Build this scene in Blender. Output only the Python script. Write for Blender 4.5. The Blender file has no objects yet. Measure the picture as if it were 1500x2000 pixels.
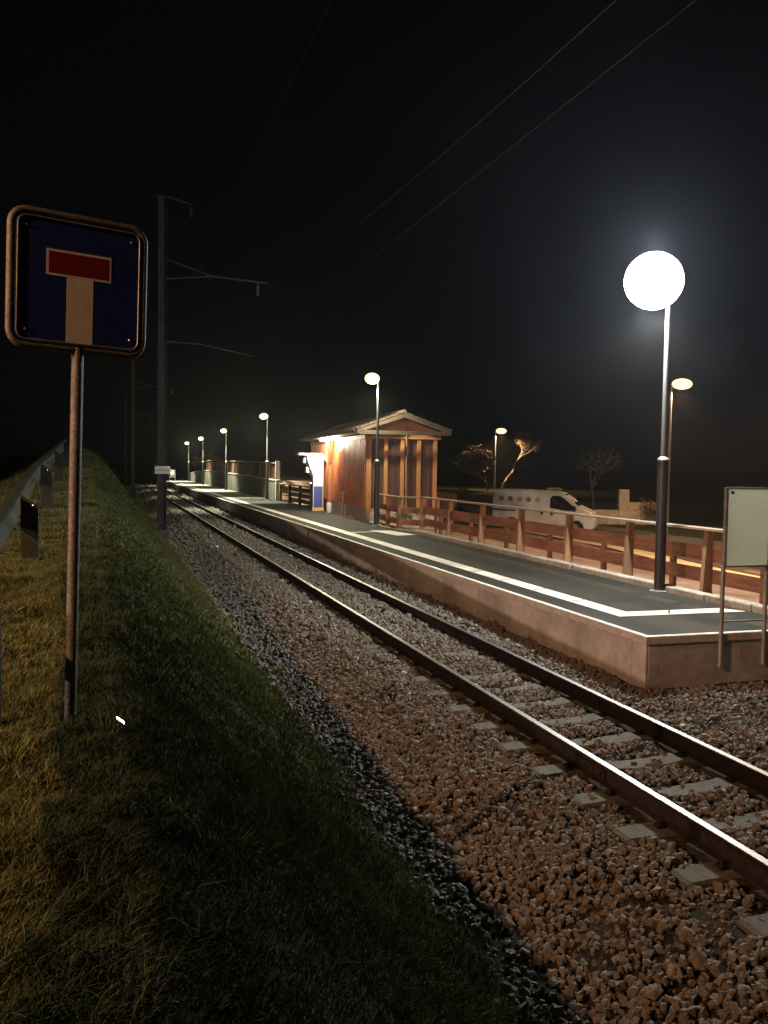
import bpy, bmesh, math, random
import numpy as np
from mathutils import Vector, Matrix, Euler
random.seed(7); rng = np.random.default_rng(11)
sc = bpy.context.scene
C = sc.collection
PI = math.pi

# ---------------------------------------------------------------- helpers
class MB:
    """collects shapes, links them as one mesh object"""
    def __init__(s): s.v = []; s.f = []; s.m = []
    def add(s, vs, fs, m=0):
        b = len(s.v); s.v += [tuple(v) for v in vs]
        for f in fs: s.f.append(tuple(b + i for i in f)); s.m.append(m)
        return s
    def box(s, x0, x1, y0, y1, z0, z1, m=0):
        vs = [(x0,y0,z0),(x1,y0,z0),(x1,y1,z0),(x0,y1,z0),(x0,y0,z1),(x1,y0,z1),(x1,y1,z1),(x0,y1,z1)]
        return s.add(vs, [(0,3,2,1),(4,5,6,7),(0,1,5,4),(1,2,6,5),(2,3,7,6),(3,0,4,7)], m)
    def hexa(s, bottom, top, m=0):
        return s.add(list(bottom)+list(top), [(0,3,2,1),(4,5,6,7),(0,1,5,4),(1,2,6,5),(2,3,7,6),(3,0,4,7)], m)
    def prism(s, poly, axis, a, b, m=0):
        n = len(poly)
        def P(p, t):
            if axis == 'y': return (p[0], t, p[1])
            if axis == 'x': return (t, p[0], p[1])
            return (p[0], p[1], t)
        vs = [P(p, a) for p in poly] + [P(p, b) for p in poly]
        fs = [tuple(range(n))[::-1], tuple(range(n, 2*n))]
        fs += [(i, (i+1) % n, n+(i+1) % n, n+i) for i in range(n)]
        return s.add(vs, fs, m)
    def tube(s, pts, r, n=10, m=0, cap=True, closed=False):
        pts = [Vector(p) for p in pts]
        rs = r if isinstance(r, (list, tuple)) else [r]*len(pts)
        vs = []; fs = []
        up = Vector((0.13, 0.31, 0.94)).normalized()
        for i, p in enumerate(pts):
            d = (pts[(i+1) % len(pts)] - pts[i-1]) if closed else (pts[min(i+1, len(pts)-1)] - pts[max(i-1, 0)])
            d = d.normalized() if d.length > 1e-9 else Vector((0,0,1))
            if closed: up = Vector((0,1,0))
            ref = up if abs(d.dot(up)) < .9 else Vector((1,0,0))
            a = d.cross(ref).normalized(); b = d.cross(a).normalized()
            for k in range(n):
                t = 2*PI*k/n
                vs.append(p + (a*math.cos(t) + b*math.sin(t))*rs[i])
        for i in range(len(pts)-1):
            for k in range(n):
                fs.append((i*n+k, i*n+(k+1) % n, (i+1)*n+(k+1) % n, (i+1)*n+k))
        if closed:
            b0 = (len(pts)-1)*n
            for k in range(n): fs.append((b0+k, b0+(k+1) % n, (k+1) % n, k))
        elif cap: fs += [tuple(range(n))[::-1], tuple(range((len(pts)-1)*n, len(pts)*n))]
        return s.add(vs, fs, m)
    def lathe(s, prof, cx=0, cy=0, n=20, m=0):
        vs = []; fs = []
        for r, z in prof:
            for k in range(n):
                t = 2*PI*k/n; vs.append((cx+r*math.cos(t), cy+r*math.sin(t), z))
        for i in range(len(prof)-1):
            for k in range(n): fs.append((i*n+k, i*n+(k+1) % n, (i+1)*n+(k+1) % n, (i+1)*n+k))
        fs += [tuple(range(n))[::-1], tuple(range((len(prof)-1)*n, len(prof)*n))]
        return s.add(vs, fs, m)
    def ball(s, c, r, n=16, k=10, m=0):
        vs = []; fs = []
        rx, ry, rz = r if isinstance(r, (tuple, list)) else (r, r, r)
        for i in range(1, k):
            a = PI*i/k
            for j in range(n):
                t = 2*PI*j/n
                vs.append((c[0]+rx*math.sin(a)*math.cos(t), c[1]+ry*math.sin(a)*math.sin(t), c[2]+rz*math.cos(a)))
        top = len(vs); vs += [(c[0], c[1], c[2]+rz), (c[0], c[1], c[2]-rz)]
        for i in range(k-2):
            for j in range(n): fs.append((i*n+j, (i+1)*n+j, (i+1)*n+(j+1) % n, i*n+(j+1) % n))
        for j in range(n):
            fs.append((top, j, (j+1) % n)); fs.append((top+1, (k-2)*n+(j+1) % n, (k-2)*n+j))
        return s.add(vs, fs, m)
    def build(s, name, mats, parent=None, smooth=False, loc=None, bevel=0):
        me = bpy.data.meshes.new(name)
        me.from_pydata(s.v, [], s.f)
        if not isinstance(mats, (list, tuple)): mats = [mats]
        for x in mats: me.materials.append(x)
        me.polygons.foreach_set('material_index', s.m)
        bm = bmesh.new(); bm.from_mesh(me)
        bmesh.ops.recalc_face_normals(bm, faces=bm.faces)
        bm.to_mesh(me); bm.free()
        if smooth:
            me.polygons.foreach_set('use_smooth', [True]*len(me.polygons))
            me.set_sharp_from_angle(angle=math.radians(42))
        o = bpy.data.objects.new(name, me); C.objects.link(o)
        if parent: o.parent = parent
        if loc: o.location = loc
        if bevel:
            b = o.modifiers.new('bevel', 'BEVEL'); b.width = bevel; b.segments = 2; b.limit_method = 'ANGLE'
        return o

def thing(name, label, cat, loc=(0,0,0), rz=0, group=None):
    o = bpy.data.objects.new(name, None); C.objects.link(o)
    o.location = loc; o.rotation_euler = (0, 0, rz)
    o['label'] = label; o['category'] = cat
    if group: o['group'] = group
    o.empty_display_size = .2
    return o
def tag(o, label=None, cat=None, group=None, kind=None):
    if label: o['label'] = label
    if cat: o['category'] = cat
    if group: o['group'] = group
    if kind: o['kind'] = kind
    return o
def copy_tree(o, parent=None):
    c = o.copy(); C.objects.link(c); c.parent = parent
    for ch in list(o.children): copy_tree(ch, c)
    return c
def lamp(name, kind, loc, watts, col, size=.08, parent=None, rot=None, **kw):
    l = bpy.data.lights.new(name, kind); l.energy = watts; l.color = col
    l.shadow_soft_size = size
    for k, v in kw.items(): setattr(l, k, v)
    o = bpy.data.objects.new(name, l); C.objects.link(o); o.location = loc
    if rot: o.rotation_euler = rot
    if parent: o.parent = parent
    return o
def np_mesh(name, verts, faces_flat, loop_tot, mat):
    me = bpy.data.meshes.new(name)
    nv = len(verts); nl = len(faces_flat); nf = len(loop_tot)
    me.vertices.add(nv); me.loops.add(nl); me.polygons.add(nf)
    me.vertices.foreach_set('co', np.asarray(verts, np.float32).ravel())
    me.loops.foreach_set('vertex_index', np.asarray(faces_flat, np.int32))
    st = np.concatenate([[0], np.cumsum(loop_tot)[:-1]]).astype(np.int32)
    me.polygons.foreach_set('loop_start', st)
    me.polygons.foreach_set('loop_total', np.asarray(loop_tot, np.int32))
    me.update(calc_edges=True); me.validate()
    me.materials.append(mat)
    o = bpy.data.objects.new(name, me); C.objects.link(o)
    return o

# ---------------------------------------------------------------- materials
def mat(name, col, rough=.7, metal=0, var=.25, scale=6, bump=0, bscale=None, col2=None, detail=6,
        stretch=None, emit=None, estr=0, island=False, spec=.5, streak=None):
    m = bpy.data.materials.new(name); m.use_nodes = True
    nt = m.node_tree; N = nt.nodes; L = nt.links
    b = N['Principled BSDF']; b.inputs['Roughness'].default_value = rough
    b.inputs['Metallic'].default_value = metal
    b.inputs['Specular IOR Level'].default_value = spec
    tc = N.new('ShaderNodeTexCoord'); mp = N.new('ShaderNodeMapping')
    L.new(tc.outputs['Object'], mp.inputs[0])
    if stretch: mp.inputs['Scale'].default_value = stretch
    n = N.new('ShaderNodeTexNoise'); n.inputs['Scale'].default_value = scale; n.inputs['Detail'].default_value = detail
    n.inputs['Roughness'].default_value = .65
    L.new(mp.outputs[0], n.inputs[0])
    r = N.new('ShaderNodeValToRGB')
    c2 = col2 or tuple(c*(1-var) for c in col)
    c1 = tuple(min(1, c*(1+var*.6)) for c in col)
    r.color_ramp.elements[0].position = .32; r.color_ramp.elements[1].position = .68
    r.color_ramp.elements[0].color = (*c2, 1); r.color_ramp.elements[1].color = (*c1, 1)
    L.new(n.outputs['Fac'], r.inputs[0])
    out = r.outputs[0]
    if island:
        g = N.new('ShaderNodeNewGeometry'); rr = N.new('ShaderNodeValToRGB')
        el = rr.color_ramp.elements
        for i, c in enumerate(island):
            p = i/(len(island)-1)
            e = el[0] if i == 0 else (el[1] if i == len(island)-1 else el.new(p))
            e.position = p; e.color = (*c, 1)
        L.new(g.outputs['Random Per Island'], rr.inputs[0])
        mx = N.new('ShaderNodeMix'); mx.data_type = 'RGBA'; mx.blend_type = 'MULTIPLY'
        mx.inputs[0].default_value = 1
        L.new(out, mx.inputs[6]); L.new(rr.outputs[0], mx.inputs[7]); out = mx.outputs[2]
    if streak:   # large scale dirt
        n3 = N.new('ShaderNodeTexNoise'); n3.inputs['Scale'].default_value = streak; n3.inputs['Detail'].default_value = 3
        L.new(tc.outputs['Object'], n3.inputs[0])
        r3 = N.new('ShaderNodeMapRange'); r3.inputs[1].default_value = .35; r3.inputs[2].default_value = .65
        r3.inputs[3].default_value = .72; r3.inputs[4].default_value = 1.1
        L.new(n3.outputs['Fac'], r3.inputs[0])
        mx = N.new('ShaderNodeMix'); mx.data_type = 'RGBA'; mx.blend_type = 'MULTIPLY'; mx.inputs[0].default_value = 1
        L.new(out, mx.inputs[6]); L.new(r3.outputs[0], mx.inputs[7]); out = mx.outputs[2]
    L.new(out, b.inputs['Base Color'])
    if bump:
        n2 = N.new('ShaderNodeTexNoise'); n2.inputs['Scale'].default_value = bscale or scale*4; n2.inputs['Detail'].default_value = 5
        L.new(mp.outputs[0], n2.inputs[0])
        bp = N.new('ShaderNodeBump'); bp.inputs['Strength'].default_value = bump; bp.inputs['Distance'].default_value = .02
        L.new(n2.outputs['Fac'], bp.inputs['Height']); L.new(bp.outputs[0], b.inputs['Normal'])
    if emit:
        b.inputs['Emission Color'].default_value = (*emit, 1); b.inputs['Emission Strength'].default_value = estr
        m.cycles.emission_sampling = 'NONE'
    return m

M = {}
M['soil'] = mat('soil', (.026,.030,.012), .98, spec=.05, scale=3, bump=.8, bscale=30, var=.5)
M['ballast_bed'] = mat('ballast_bed', (.045,.038,.032), .95, spec=.1, scale=25, bump=1, bscale=60, var=.6)
M['stone'] = mat('stone', (.95,.95,.95), .75, scale=18, var=.5, bump=.5, bscale=70,
                 island=[(.17,.165,.15),(.33,.315,.28),(.25,.21,.175),(.44,.43,.39),(.13,.125,.12),(.31,.27,.22),(.60,.59,.55),(.23,.225,.21),(.36,.345,.32),(.19,.165,.14)])
M['grass'] = mat('grass', (.85,.85,.85), .8, scale=1.6, var=.45, spec=.1,
                 island=[(.13,.21,.055),(.20,.27,.08),(.12,.18,.05),(.24,.23,.09),(.17,.24,.065),(.33,.29,.15),(.14,.195,.055),(.20,.16,.08)])
M['asphalt'] = mat('asphalt', (.025,.0245,.0205), .8, spec=.2, scale=90, var=.55, bump=.5, bscale=160, streak=.8)
M['lit_deck'] = mat('lamp_lit_deck', (.26,.26,.23), .85, scale=20, var=.3, bump=.3, streak=1)  # lamp light put into the colour of the far deck
M['road'] = mat('road', (.05,.047,.043), .8, scale=60, var=.5, bump=.4, bscale=120, streak=.5)
M['paint'] = mat('line_paint', (.72,.72,.66), .55, scale=30, var=.22, bump=.2, bscale=100, streak=1.5)
def worn(m, thr, sc_, col):
    nt = m.node_tree; N = nt.nodes; L = nt.links; b = N['Principled BSDF']
    src = b.inputs['Base Color'].links[0].from_socket
    tc = N.new('ShaderNodeTexCoord'); a = N.new('ShaderNodeTexNoise'); a.inputs['Scale'].default_value = sc_; a.inputs['Detail'].default_value = 8; a.inputs['Roughness'].default_value = .75
    c = N.new('ShaderNodeTexNoise'); c.inputs['Scale'].default_value = 1.3; c.inputs['Detail'].default_value = 3
    L.new(tc.outputs['Object'], a.inputs[0]); L.new(tc.outputs['Object'], c.inputs[0])
    ad = N.new('ShaderNodeMath'); ad.operation = 'MULTIPLY_ADD'; ad.inputs[1].default_value = .35; L.new(c.outputs['Fac'], ad.inputs[0]); L.new(a.outputs['Fac'], ad.inputs[2])
    mr = N.new('ShaderNodeMapRange'); mr.inputs[1].default_value = thr; mr.inputs[2].default_value = thr+.06; L.new(ad.outputs[0], mr.inputs[0])
    mx = N.new('ShaderNodeMix'); mx.data_type = 'RGBA'; L.new(mr.outputs[0], mx.inputs[0]); mx.inputs[6].default_value = (*col,1)
    L.new(src, mx.inputs[7]); L.new(mx.outputs[2], b.inputs['Base Color'])
worn(M['paint'], .53, 22, (.16,.16,.14))
M['concrete'] = mat('concrete', (.40,.385,.37), .85, scale=5, var=.25, bump=.25, bscale=40, streak=.9)
M['coping'] = mat('coping', (.42,.40,.37), .8, scale=12, var=.25, bump=.25, bscale=60)
M['kerb'] = mat('kerb', (.36,.33,.28), .85, scale=14, var=.35, bump=.4, bscale=50, streak=1.5)
M['sleeper'] = mat('sleeper_concrete', (.10,.098,.075), .85, scale=20, var=.35, bump=.4, bscale=80)
M['rust'] = mat('rusty_steel', (.014,.009,.007), .85, spec=.2, metal=0, scale=18, var=.5, bump=.3, bscale=60)
M['railtop'] = mat('polished_steel', (.27,.26,.25), .45, metal=1, scale=4, var=.1, stretch=(1,.06,1))
M['poleup'] = mat('pole_paint', (.075,.078,.08), .6, scale=25, var=.2, spec=.3)
M['rail_galv'] = mat('barrier_steel', (.045,.052,.040), .7, metal=.0, spec=.12, scale=12, var=.4, bump=.1, streak=2)
M['galv'] = mat('galvanised_steel', (.30,.30,.29), .5, metal=.5, scale=25, var=.35, bump=.1, streak=3)
M['signpole'] = mat('old_galvanised', (.15,.14,.13), .55, metal=.45, scale=60, var=.6, bump=.35, bscale=160, streak=5)
M['darkpost'] = mat('dark_paint', (.018,.018,.020), .5, scale=20, var=.3, bump=.1)
M['blue'] = mat('sign_blue', (.016,.028,.20), .35, scale=8, var=.12, bump=.05)
M['red'] = mat('sign_red', (.22,.012,.012), .4, scale=8, var=.12)
M['signwhite'] = mat('sign_white', (.80,.78,.72), .4, scale=12, var=.1)
M['screw'] = mat('screw', (.75,.75,.75), .2, metal=1)
M['mast'] = mat('mast_steel', (.085,.082,.075), .6, metal=.35, scale=8, var=.3, bump=.1, streak=2)
M['fence'] = mat('fence_wood', (.30,.145,.090), .7, scale=5, var=.45, bump=.4, bscale=30, stretch=(4,.5,4), streak=1.1)
M['postwood'] = mat('post_wood', (.26,.155,.085), .7, scale=6, var=.35, bump=.3, bscale=30, stretch=(4,4,.5), streak=1.5)
M['handrail'] = mat('weathered_rail', (.22,.17,.12), .6, scale=8, var=.3, bump=.3, stretch=(4,.4,4))
M['siding'] = mat('siding_wood', (.44,.145,.045), .55, scale=5, var=.4, bump=.3, bscale=25, stretch=(6,6,.4), streak=1.3)
M['beam'] = mat('beam_wood', (.34,.15,.055), .6, scale=5, var=.3, bump=.2, bscale=25, stretch=(3,3,1))
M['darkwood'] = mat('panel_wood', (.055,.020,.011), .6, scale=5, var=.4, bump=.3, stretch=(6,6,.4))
M['trimwood'] = mat('trim_wood', (.06,.04,.025), .7, scale=5, var=.3, bump=.2)
M['siding_shade'] = mat('shaded_siding_wood', (.20,.065,.022), .6, scale=5, var=.4, bump=.3, stretch=(6,6,.4))  # darker siding colour, painted-in shade between the battens
M['soffit'] = mat('soffit_wood', (.45,.33,.22), .6, scale=5, var=.25, bump=.2)
M['rooftile'] = mat('roof_tile', (.09,.06,.045), .8, scale=9, var=.5, bump=.6, bscale=20)
M['plinth'] = mat('plinth_render', (.34,.32,.28), .9, scale=8, var=.3, bump=.5, bscale=30)
M['wall'] = mat('rough_wall', (.085,.085,.07), .95, scale=4, var=.5, bump=.9, bscale=14, streak=.6)
M['poster'] = mat('emissive_poster', (.75,.75,.70), .4, emit=(1,.98,.86), estr=.75, var=.05)  # poster and header carry emission
M['white'] = mat('white_coat', (.72,.72,.70), .4, scale=6, var=.1)
M['yellow'] = mat('yellow_frame', (.65,.48,.16), .5, scale=6, var=.12)
M['sblue'] = mat('stele_blue', (.05,.08,.34), .4, scale=6, var=.15)
M['vanpaint'] = mat('van_paint', (.80,.79,.76), .35, scale=3, var=.12, streak=1)
M['glass'] = mat('dark_glass', (.01,.01,.012), .08, scale=3, var=.1)
M['rubber'] = mat('rubber', (.02,.02,.02), .8, var=.2)
M['board'] = mat('board_back', (.46,.48,.42), .45, metal=.1, scale=2.5, var=.16, streak=1.2)
M['bark'] = mat('bark', (.16,.12,.08), .9, scale=10, var=.5, bump=.7)
M['darkbark'] = mat('dark_bark', (.022,.018,.015), .95, scale=10, var=.5, bump=.7)
M['paleBark'] = mat('pale_bark', (.30,.25,.18), .9, scale=10, var=.5, bump=.7)
M['leafwarm'] = mat('leaf_olive', (.9,.9,.9), .6, scale=3, var=.3, island=[(.14,.12,.04),(.20,.15,.06),(.09,.09,.03),(.24,.17,.08)])
M['leafgreen'] = mat('leaf_green', (.9,.9,.9), .6, scale=3, var=.3, island=[(.06,.09,.03),(.10,.13,.05),(.05,.07,.02),(.13,.14,.06)])
M['pale'] = mat('pale_render', (.42,.38,.30), .9, scale=5, var=.3, bump=.3, streak=.8)
M['green'] = mat('green_panel', (.10,.15,.05), .7, scale=4, var=.35, streak=1)
M['dirt'] = mat('dirt', (.21,.125,.085), .95, scale=2.2, var=.45, bump=.6, bscale=22, streak=.5)
M['path'] = mat('path', (.55,.45,.30), .9, scale=9, var=.3, bump=.4, bscale=40, streak=1.2)
M['dots'] = mat('dots', (.10,.10,.09), .8)
M['litter'] = mat('litter', (.9,.9,.9), .12, metal=1, var=.02)
M['wire'] = mat('wire_copper', (.013,.012,.011), .8, spec=.1)
M['insul'] = mat('insulator', (.18,.15,.13), .3)
for k, c, s in (('glow_white', (1,.99,.98), 40), ('glow_green', (1,.98,.42), 1.9), ('glow_orange', (1,.62,.30), 2.6), ('glow_warm', (1,.9,.7), 30), ('led_blue', (.25,.3,1), 14)):
    M[k] = mat(k, (.8,.8,.8), .5, emit=c, estr=s, var=0)

_b = M['board']; _n = _b.node_tree
_t = _n.nodes.new('ShaderNodeBsdfTranslucent'); _t.inputs[0].default_value = (.62,.62,.54,1)
_mx = _n.nodes.new('ShaderNodeMixShader'); _mx.inputs[0].default_value = .5
_n.links.new(_n.nodes['Principled BSDF'].outputs[0], _mx.inputs[1]); _n.links.new(_t.outputs[0], _mx.inputs[2])
_n.links.new(_mx.outputs[0], [x for x in _n.nodes if x.type == 'OUTPUT_MATERIAL'][0].inputs[0])

worn(M['asphalt'], .50, 5, (.021,.020,.017)); worn(M['concrete'], .50, 3, (.28,.265,.25)); worn(M['kerb'], .54, 16, (.16,.15,.11))

# ---------------------------------------------------------------- world
w = bpy.data.worlds.new('World'); sc.world = w; w.use_nodes = True
wn = w.node_tree.nodes; wl = w.node_tree.links
bg = wn['Background']
sky = wn.new('ShaderNodeTexSky'); sky.sky_type = 'NISHITA'; sky.sun_disc = False
sky.sun_elevation = math.radians(-7); sky.sun_rotation = math.radians(200)
hs = wn.new('ShaderNodeMix'); hs.data_type = 'RGBA'; hs.blend_type = 'ADD'; hs.inputs[0].default_value = 1
hs.inputs[7].default_value = (.011,.0115,.013,1)
wl.new(sky.outputs[0], hs.inputs[6]); wl.new(hs.outputs[2], bg.inputs[0])
bg.inputs[1].default_value = .1

# ---------------------------------------------------------------- terrain profile
ZC = np.array([(-8,.74),(0,.84),(5,.95),(10.5,1.23),(16,1.58),(21.3,1.85),(30,2.35),(42,2.8),(55,3.05),(70,3.1),(95,2.9),(240,2.9)])
XC = np.array([(-8,.3),(0,.15),(10,-.1),(20,-.35),(55,-1.2),(75,-3),(110,-7),(240,-30)])
FZ = -.5
def zcrest(Y): return np.interp(Y, ZC[:,0], ZC[:,1])
def xcrest(Y): return np.interp(Y, XC[:,0], XC[:,1])
def zleft(X, Y):
    """ground left of the track"""
    X = np.asarray(X, float); Y = np.asarray(Y, float)
    zc = zcrest(Y); xc = xcrest(Y)
    t = np.clip((X-xc)/(2.12-xc), 0, 1)
    s = t - .055*np.sin(2*PI*t)
    z = zc + (FZ-zc)*s
    zr = .82 + .018*np.maximum(Y, 0)
    k = np.clip((-1.35-(X-np.minimum(0, xc+.2)))/2.2, 0, 1); k = k*k*(3-2*k)
    return z*(1-k) + np.minimum(zr, z)*k
def lumps(X, Y):
    return (.020*np.sin(3.1*X+1.7*Y)+.018*np.sin(5.3*Y-2.2*X+1)+.012*np.sin(9.7*X+7.9*Y)+.010*np.sin(17*Y+5*X)+.008*np.sin(23*X-13*Y))
def zballast(X, Y):
    return np.interp(X, [2.1,2.5,3.05,3.3,5.35,5.9,7,10], [FZ,-.40,-.20,-.185,-.185,-.13,-.12,-.12])
def zright(X, Y):
    X = np.asarray(X, float); Y = np.asarray(Y, float)
    base = np.interp(X, [8.3,9.5,11.5,14,16,19], [.42,.38,.12,-.12,-.32,-.62])
    hi = np.interp(X, [8.3,12,25,120], [1.45,1.5,.4,.0])
    k = np.clip((Y-46.8)/.3, 0, 1) * np.clip((112-Y)/10, 0, 1)
    return base*(1-k) + hi*k

def grid(name, xs, ys, fz, m):
    X, Y = np.meshgrid(xs, ys); Z = fz(X, Y)
    v = np.stack([X, Y, Z], -1).reshape(-1, 3); nx = len(xs); ny = len(ys)
    i = (np.arange(ny-1)[:,None]*nx + np.arange(nx-1)[None,:]).ravel()
    f = np.stack([i, i+1, i+nx+1, i+nx], -1)
    o = np_mesh(name, v, f.ravel(), np.full(len(f), 4), m)
    o.data.polygons.foreach_set('use_smooth', [True]*len(f))
    return o
xs = np.concatenate([np.linspace(-120,-12,10), np.linspace(-11,-2.2,16), np.linspace(-2,2.12,56)])
ys = np.concatenate([np.linspace(-14,1,12), np.linspace(1.2,22,150), np.linspace(22.6,75,90), np.linspace(77,260,40)])
o = grid('embankment_ground', xs, ys, lambda X, Y: zleft(X, Y)+lumps(X, Y)*np.clip((2.3-X)*2, 0, 1)*np.clip((X+2.3)*3, 0, 1), M['soil']); tag(o, kind='structure')
xs = np.concatenate([np.linspace(2.1,5.9,30), np.linspace(6.1,9.9,12)])
ys = np.concatenate([np.linspace(-14,1,12), np.linspace(1.3,30,120), np.linspace(31,260,120)])
o = grid('track_bed', xs, ys, lambda X, Y: zballast(X, Y)-.03+.010*np.sin(7*Y+3*X), M['ballast_bed']); tag(o, kind='structure')
xs = np.concatenate([[8.84,8.95,9.2], np.linspace(9.6,19,28)])
ys = np.concatenate([np.linspace(-14,8,8), np.linspace(8.9,46.4,60), [46.8,46.95,47.1,47.3], np.linspace(48,113,40), np.linspace(116,260,12)])
o = grid('station_ground', xs, ys, lambda X, Y: zright(X, Y)+.025*np.sin(1.1*X+.7*Y)+.015*np.sin(2.7*X-1.9*Y), M['dirt']); tag(o, kind='structure')
xs = np.concatenate([np.linspace(19,60,22), np.linspace(65,160,8)])
o = grid('field', xs, ys, lambda X, Y: zright(X, Y)+.025*np.sin(1.1*X+.7*Y)+.015*np.sin(2.7*X-1.9*Y), M['soil']); tag(o, kind='structure')
# fields beyond everything
mb = MB(); mb.add([(-2500,-2500,-1.6),(2500,-2500,-1.6),(2500,2500,-1.6),(-2500,2500,-1.6)], [(0,1,2,3)])
tag(mb.build('ground', M['soil']), kind='structure')
# road on the left
mb = MB(); Ys = [-14,-8,-2,4,10,16,22,28,34,40,44]
for a, b in zip(Ys, Ys[1:]):
    z0 = .82+.018*max(a,0)+.03; z1 = .82+.018*max(b,0)+.03
    mb.add([(-10.5,a,z0),(-3.75,a,z0),(-3.75,b,z1),(-10.5,b,z1)], [(0,1,2,3)])
tag(mb.build('road', M['road']), kind='structure')
# street on the right, pavement under the lamp
def strip(name, pts, wdt, dz, m, side=1):
    mb = MB()
    for (a, b) in zip(pts, pts[1:]):
        a = Vector(a); b = Vector(b); d = (b-a).normalized(); n = Vector((d.y, -d.x))*wdt*side
        q = [a, a+n, b+n, b]
        mb.add([(p.x, p.y, float(zright(p.x, p.y))+dz) for p in q], [(0,1,2,3)])
    o = mb.build(name, m); tag(o, kind='structure'); return o
def sheet(name, poly_l, poly_r, dz, m, n=26):
    """sheet between two polylines draped on the right ground"""
    def lerp(P, t):
        s = t*(len(P)-1); i = min(int(s), len(P)-2); f = s-i
        return (P[i][0]*(1-f)+P[i+1][0]*f, P[i][1]*(1-f)+P[i+1][1]*f)
    mb = MB(); V = []; F = []; k = 8
    for i in range(n+1):
        a = lerp(poly_l, i/n); b = lerp(poly_r, i/n)
        for j in range(k+1):
            x = a[0]+(b[0]-a[0])*j/k; y = a[1]+(b[1]-a[1])*j/k
            V.append((x, y, float(zright(x, y))+.045+dz))
    for i in range(n):
        for j in range(k): q = i*(k+1)+j; F.append((q, q+1, q+k+2, q+k+1))
    mb.add(V, F); o = mb.build(name, m, smooth=True); tag(o, kind='structure'); return o
sheet('pavement', [(14.2,12),(14.35,17.3),(14.5,20.4),(16.6,27),(18.0,37),(17.5,44)], [(15.3,12),(15.35,17.9),(15.9,20.8),(18.3,27),(19.4,37.4),(19.0,44)], 0, M['path'])
sheet('street', [(15.4,6),(15.75,17.9),(16.2,20.8),(18.6,27),(19.7,37.4),(18,60)], [(23,6),(23,17.9),(23.5,20.8),(24.5,27),(25,37.4),(25,60)], -.015, M['road'])

# ---------------------------------------------------------------- grass (stuff)
def blades(name, regions, m):
    P = []; Fq = []
    allv = []; n_tot = 0
    for (y0, y1, dens, h0, h1, wd) in regions:
        x0, x1 = -3.2, 2.2
        n = int((y1-y0)*(x1-x0)*dens)
        X = rng.uniform(x0, x1, n); Y = rng.uniform(y0, y1, n)
        # patchiness
        pn = np.sin(2.3*X+1.1*Y)+np.sin(1.7*Y-3.1*X+2)+.8*np.sin(6.1*X+4.3*Y)
        keep = (rng.uniform(0,1,n) < .80+.12*pn) & (X > -.33*Y-1.4) & ((X < 2.02+.10*rng.standard_normal(n)))
        X = X[keep]; Y = Y[keep]; pn = pn[keep]; n = len(X)
        Z = zleft(X, Y)+lumps(X, Y)-.006
        h = rng.uniform(h0, h1, n)*(1+.18*pn.clip(-1.5,2)); long = rng.uniform(0,1,n) < .012; h[long] *= 2.3
        a = rng.uniform(0, 2*PI, n); lean = rng.uniform(.2, 1.7, n)
        la = rng.uniform(0, 2*PI, n)
        dx = np.cos(a)*wd*.5; dy = np.sin(a)*wd*.5
        lx = np.cos(la)*lean*h+.25*h; ly = np.sin(la)*lean*h
        v = np.empty((n, 5, 3))
        v[:,0] = np.stack([X-dx, Y-dy, Z], -1); v[:,1] = np.stack([X+dx, Y+dy, Z], -1)
        v[:,2] = np.stack([X+dx*.8+lx*.35, Y+dy*.8+ly*.35, Z+h*.6], -1); v[:,3] = np.stack([X-dx*.8+lx*.35, Y-dy*.8+ly*.35, Z+h*.6], -1)
        v[:,4] = np.stack([X+lx, Y+ly, Z+h], -1)
        allv.append(v)
    for _ in range(230):
        cy = rng.uniform(1.2, 16); cx_ = rng.uniform(-1.6 if cy < 6 else -.9, 2.2); k = int(rng.uniform(30, 110)); rad = rng.uniform(.03,.11)
        X = cx_+rad*rng.standard_normal(k); Y = cy+rad*rng.standard_normal(k); Z = zleft(X, Y)+lumps(X, Y)-.01
        h = rng.uniform(.04, .11, k); la = np.arctan2(Y-cy, X-cx_)+.5*rng.standard_normal(k); ln = rng.uniform(.2, 1.1, k)*h
        a = rng.uniform(0, 2*PI, k); wd = .0045 if cy < 6 else .008; dx = np.cos(a)*wd*.5; dy = np.sin(a)*wd*.5
        lx = np.cos(la)*ln; ly = np.sin(la)*ln; v = np.empty((k,5,3))
        v[:,0] = np.stack([X-dx, Y-dy, Z], -1); v[:,1] = np.stack([X+dx, Y+dy, Z], -1)
        v[:,2] = np.stack([X+dx*.8+lx*.35, Y+dy*.8+ly*.35, Z+h*.6], -1); v[:,3] = np.stack([X-dx*.8+lx*.35, Y-dy*.8+ly*.35, Z+h*.6], -1)
        v[:,4] = np.stack([X+lx, Y+ly, Z+h], -1); allv.append(v)
    v = np.concatenate(allv); n = len(v); b = (np.arange(n)*5)[:,None]
    f = np.concatenate([b, b+1, b+2, b+3, b+3, b+2, b+4], 1).ravel()
    tot = np.tile([4,3], n)
    o = np_mesh(name, v.reshape(-1,3), f, tot, m); return o
g = blades('grass', [(1.0,6,15000,.014,.055,.0042),(6,12,6000,.018,.05,.0075),(12,24,2200,.025,.06,.014),(24,58,520,.04,.09,.032)], M['grass'])
tag(g, 'short rough grass with dry straws covering the railway embankment', 'grass', kind='stuff')

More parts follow.
